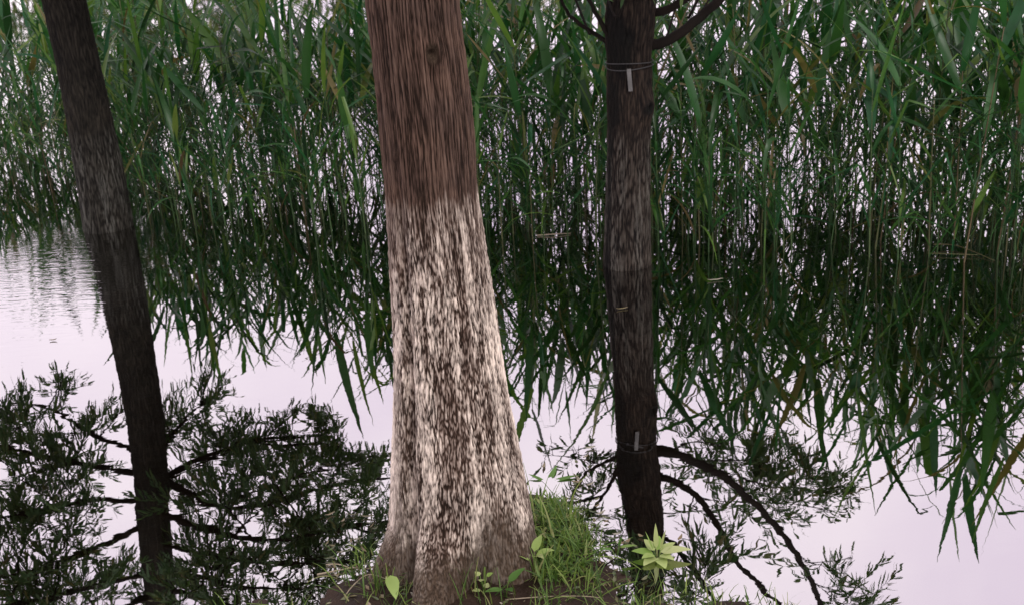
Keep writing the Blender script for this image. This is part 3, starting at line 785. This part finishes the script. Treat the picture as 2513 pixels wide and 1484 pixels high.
tuft(1420, 1395, 'long arching grass tuft at the edge of the leafy green patch', 12, (.12, .22), (.003, .006), .4, (.8, 1.9))
tuft(1345, 1300, 'arching pale grass tuft beside the right side of the painted trunk', 12, (.10, .20), (.003, .006), .4, (.6, 1.7))
tuft(930, 1430, 'thin grass tuft on the left of the painted trunk foot', 12, (.08, .16), (.003, .005), .45, (.3, 1.5))
tuft(870, 1450, 'straggling grass tuft at the muddy water edge', 9, (.09, .17), (.003, .005), .5, (.6, 1.8))
tuft(1240, 1462, 'short grass tuft on bare brown mud', 9, (.05, .10), (.003, .005), .6, (.4, 1.4))
tuft(1430, 1470, 'low spreading grass tuft by the shallow water', 14, (.08, .16), (.003, .006), .8, (.4, 1.3))

def weed(name, px, py, label, leaves, mat, z=None, stemh=.04):
    p = ground_pt(px, py); zz = (gh(p.x, p.y) - .004) if z is None else z
    if z is not None: p = on_z(px, py, z)
    t = empty(name, (p.x, p.y, zz), label, 'plant', 'broad-leaved plants at the bank')
    for (az, L, wd, tilt, bend, h) in leaves:
        mb = MB(); h3 = Vector((math.cos(az), math.sin(az), 0))
        mb.tube([(0, 0, 0), tuple(h3 * .004 + Vector((0, 0, h * .6))), tuple(h3 * .010 + Vector((0, 0, h)))], [.0016, .0013, .001], 5)
        obj('stalk', mb.mesh('stalk', M_GRASS), t)
        V = []; Fc = []; n = 7; sd = Vector((-math.sin(az), math.cos(az), 0)); q = h3 * .010 + Vector((0, 0, h)); an = tilt
        for k in range(n + 1):
            s_ = k / n; w = wd * .5 * (math.sin(math.pi * min(1, s_ ** .62)) ** .8 if 0 < s_ < 1 else 0.02)
            nr = h3 * -math.cos(an) + Vector((0, 0, 1)) * math.sin(an)
            V += [tuple(q - sd * w), tuple(q - nr * w * .22), tuple(q + sd * w)]
            q = q + (h3 * math.sin(an) + Vector((0, 0, 1)) * math.cos(an)) * L / n; an += bend / n
        for k in range(n): a = 3 * k; Fc += [(a, a + 1, a + 4, a + 3), (a + 1, a + 2, a + 5, a + 4)]
        obj('leaf', mesh_from('leaf', V, Fc, mat, True), t)
    return t
def rosette(n, L, wd, tilt, bend, h, seed):
    r = random.Random(seed); return [(k * 2.4 + r.gauss(0, .3), L * r.uniform(.75, 1.2), wd * r.uniform(.8, 1.2), tilt + r.gauss(0, .2), bend, h * r.uniform(.6, 1.2)) for k in range(n)]
weed('weed', 962, 1462, 'single pale yellow-green drooping leaf on a stalk left of the trunk foot', [(-1.3, .07, .034, 1.7, .9, .075), (2.0, .03, .014, .8, .5, .03)], M_PALE)
weed('weed', 1012, 1478, 'small yellowing leaf lying at the mud beside the trunk foot', [(-.9, .045, .028, 1.2, .6, .02)], M_PALE)
weed('weed', 1242, 1466, 'dark green pointed-leaf weed in front of the dark root', [(.5, .055, .026, .9, .6, .05), (3.6, .05, .022, 1.2, .4, .035), (-1.2, .04, .02, 1.0, .5, .04)], M_WEED)
weed('weed', 1310, 1412, 'yellow-green sprouting weed by the right root', rosette(5, .055, .024, .7, 1.0, .07, 3), M_PALE)
weed('weed', 1188, 1460, 'tiny round-leaved weed with bright top leaves by the trunk foot', [(0.3, .018, .016, 1.1, .4, .06), (2.4, .018, .016, 1.1, .4, .06), (4.5, .018, .016, 1.1, .4, .06), (1.2, .02, .018, 1.3, .3, .02), (3.5, .022, .018, 1.3, .3, .025)], M_PALE)
weed('weed', 1345, 1195, 'flat pointed leaves reaching over the water behind the leafy patch', [(.2, .09, .02, 1.35, .3, .03), (1.2, .08, .018, 1.3, .3, .03), (-.4, .07, .018, 1.4, .3, .025), (2.6, .06, .015, 1.2, .3, .03)], M_WEED)
weed('water_plant', 1612, 1388, 'bright green broad-leaved plant standing alone in the shallow water', [
    (-.1, .085, .036, 1.25, .55, .045), (.5, .055, .028, 1.0, .8, .04), (3.0, .06, .034, 1.2, .6, .04), (-2.3, .055, .032, 1.2, .8, .035), (-1.3, .05, .034, 1.3, .9, .035), (2.2, .045, .03, .8, .9, .045), (1.3, .045, .026, .8, .7, .045), (-.8, .05, .026, 1.1, .9, .04), (3.7, .045, .026, 1.0, 1.0, .04),
    (.3, .062, .013, .22, .15, .05), (1.6, .075, .014, .06, .1, .05), (2.9, .062, .012, .30, .1, .05)], M_PALE, z=-.03)
weed('sprout', 1512, 1385, 'small bent green sprout with two stems rising from the water', [(.1, .05, .014, 1.45, .3, .055), (3.2, .035, .012, 1.2, .6, .05), (.6, .03, .01, .3, .3, .055)], M_WEED, z=-.02)

# fine leafy ground cover right of the trunk and thin grass elsewhere on the bank
mb = MB(); cnt = 0
while cnt < 1150:
    px = rng.uniform(1285, 1500); py = rng.uniform(1225, 1420)
    edge = 1462 + 25 * math.sin(py * .045) - max(0, 1300 - py) * .35
    if px > edge - abs(rng.gauss(0, 14)): continue
    p = ground_pt(px, py); z = gh(p.x, p.y)
    if z < -.012: continue
    if (p.x - FGX) ** 2 + (p.y - FGY) ** 2 < .14 ** 2: continue
    V, Fc = blade(rng, rng.uniform(.014, .05), rng.uniform(.003, .010), rng.uniform(.3, 1.8), rng.uniform(0, 6.28), rng.uniform(0, 1.3), n=3)
    o_ = Vector((p.x, p.y, z + rng.uniform(-.002, .026 * max(.1, 1 - abs(px - 1380) / 90)))); mb.add([tuple(Vector(v) + o_) for v in V], Fc); cnt += 1
o = obj('leafy_ground_cover', mb.mesh('leafy_ground_cover', M_GRASS)); tag(o, 'lush fine-leaved green plants growing on the right of the painted trunk', 'ground cover', kind='stuff')
mb = MB(); cnt = 0
while cnt < 1150:
    x = FGX + rng.uniform(-.62, .85); y = FGY + rng.uniform(-.36, .30); z = gh(x, y)
    if z < -.022 or z > .2: continue
    px, py = project((x, y, z))
    if px > 1475 and py < 1435: continue
    dens = .6 if px > 1310 else (.75 if px < 1000 and px > 830 else .16)
    if py > 1440: dens *= .45
    dens *= max(0, min(1, .45 + 2.2 * float(perlin(np.array([x * 9.]), np.array([y * 9.]), np.array([.3]))[0])))
    if rng.random() > dens or (x - FGX) ** 2 + (y - FGY) ** 2 < .15 ** 2: continue
    V, Fc = blade(rng, rng.uniform(.02, .085), rng.uniform(.0018, .0045), abs(rng.gauss(.5, .45)), rng.uniform(0, 6.28), rng.uniform(.1, 1.6), n=4)
    o_ = Vector((x, y, z - .003)); mb.add([tuple(Vector(v) + o_) for v in V], Fc); cnt += 1
o = obj('grass', mb.mesh('grass', M_GRASS)); tag(o, 'thin short grass scattered over the muddy bank', 'grass', kind='stuff')

mb = MB()
for q in range(900):
    x = FGX + rng.uniform(-.7, .9); y = FGY + rng.uniform(-.38, .36); z = gh(x, y)
    if z < -.012 or (x - FGX) ** 2 + (y - FGY) ** 2 < .13 ** 2: continue
    a = Vector((rng.gauss(0, 1), rng.gauss(0, 1), rng.gauss(0, .25))).normalized(); b = a.cross(Vector((rng.gauss(0, .3), rng.gauss(0, .3), 1))).normalized()
    L = rng.uniform(.004, .016); w = L * rng.uniform(.12, .45); p = Vector((x, y, z + .003))
    mb.add([tuple(p - a * L), tuple(p + b * w + Vector((0, 0, .002))), tuple(p + a * L), tuple(p - b * w)], [(0, 1, 2, 3)])
o = obj('leaf_litter', mb.mesh('leaf_litter', M_FALLEN, False)); tag(o, 'small brown leaf litter and twigs strewn over the bank mud', 'litter', kind='stuff')

# dry stalks
def stalk(pts, r, label, name='dry_stalk', mat=M_STRAW):
    pp = []
    for (px, py, z) in pts:
        q = on_z(px, py, z); pp.append(q)
    o0 = pp[0].copy(); path = smooth_path([q - o0 for q in pp], 6); mbx = MB(); mbx.tube(path, [r * (1 - .5 * k / len(path)) for k in range(len(path))], 5)
    return tag(obj(name, mbx.mesh(name, mat), loc=o0), label, 'stalk', 'dry stalks lying at the water')
stalk([(838, 1478, .0), (862, 1440, .03), (905, 1408, .05), (960, 1425, .03), (990, 1440, .01)], .0018, 'pale straw arching over the mud left of the trunk')
stalk([(778, 1408, .002), (830, 1398, .006), (868, 1392, .004), (885, 1397, .002)], .0028, 'pale dry stalk lying flat on the water left of the trunk')
stalk([(800, 1384, .003), (830, 1383, .005), (858, 1392, .003)], .0022, 'short curved dry stalk floating beside the longer pale one')
stalk([(1020, 1400, .02), (1012, 1360, .06), (985, 1335, .09), (960, 1330, .06), (925, 1352, .02)], .0014, 'thin straw looping past the left side of the trunk foot')
stalk([(1130, 1395, .03), (1150, 1350, .06), (1180, 1318, .09), (1215, 1300, .10)], .0014, 'thin dry straw leaning on the dark root')
stalk([(1240, 1470, .03), (1330, 1463, .035), (1420, 1461, .03), (1480, 1466, .02)], .002, 'dry straw lying across the bare mud')
stalk([(1450, 1392, -.01), (1478, 1388, .012), (1500, 1375, .03), (1512, 1366, .035)], .003, 'dark bent twig curving out of the water by the sprout', mat=M_BRANCH)
stalk([(1318, 578, .004), (1360, 575, .008), (1400, 573, .004)], .004, 'pale broken reed lying level on the water between the trunks')
stalk([(2290, 600, .02), (2350, 604, .015), (2440, 640, .004)], .003, 'broken brown reed lying on the water at the dark reeds', mat=M_STEM)
stalk([(2280, 622, .01), (2340, 624, .01), (2400, 626, .01)], .0025, 'thin broken reed lying on the water at the dark reeds', mat=M_STEM)

# floating leaves
def floating(px, py, L, wd, label, group, az=None):
    p = on_z(px, py, .004); az = rng.uniform(0, 6.28) if az is None else az
    n = 6; V = []; Fc = []
    for k in range(n + 1):
        t = k / n; w = wd * .5 * math.sin(math.pi * min(.98, max(.03, t))) ** .8
        x = (t - .5) * L; z = .004 * (2 * t - 1) ** 2 * rng.uniform(.5, 1.5)
        V += [(x, -w, z + .002), (x, 0, z - .001), (x, w, z + .002)]
    for k in range(n): a = 3 * k; Fc += [(a, a + 1, a + 4, a + 3), (a + 1, a + 2, a + 5, a + 4)]
    o = obj('floating_leaf', mesh_from('floating_leaf', V, Fc, M_FALLEN, True), loc=p); o.rotation_euler = (0, 0, az)
    return tag(o, label, 'leaf', group)
for k in range(46):
    py = rng.uniform(1120, 1440); px = 1475 + rng.gauss(0, 34) + (40 if py > 1300 else -20 - (1300 - py) * .25)
    floating(px, py, rng.uniform(.012, .035), rng.uniform(.005, .011), 'small fallen leaf floating beside the leafy bank', 'leaves floating beside the bank')
for k in range(40):
    px = rng.uniform(800, 960); py = rng.uniform(1260, 1420)
    floating(px, py, rng.uniform(.012, .04), rng.uniform(.003, .008), 'small leaf scrap floating left of the painted trunk', 'leaf scraps floating left of the trunk')
floating(1755, 687, .07, .012, 'long pale leaf floating among the reed reflections', None, .1)
floating(1526, 757, .05, .009, 'small pale leaf floating on the reflected dark trunk', None, .2)
floating(1448, 1098, .035, .012, 'dark leaf floating on open water behind the leafy bank', None, .2)
floating(130, 833, .03, .008, 'tiny dark leaf floating on the open water beyond the leaning tree', None, .1)
floating(1535, 1330, .035, .014, 'pointed pale leaf floating near the water plant', None, .6)
floating(1668, 1320, .03, .010, 'brown leaf scrap floating just beyond the water plant', None, 1.0)
print('objects', len(bpy.data.objects), 'reeds', len(picked))
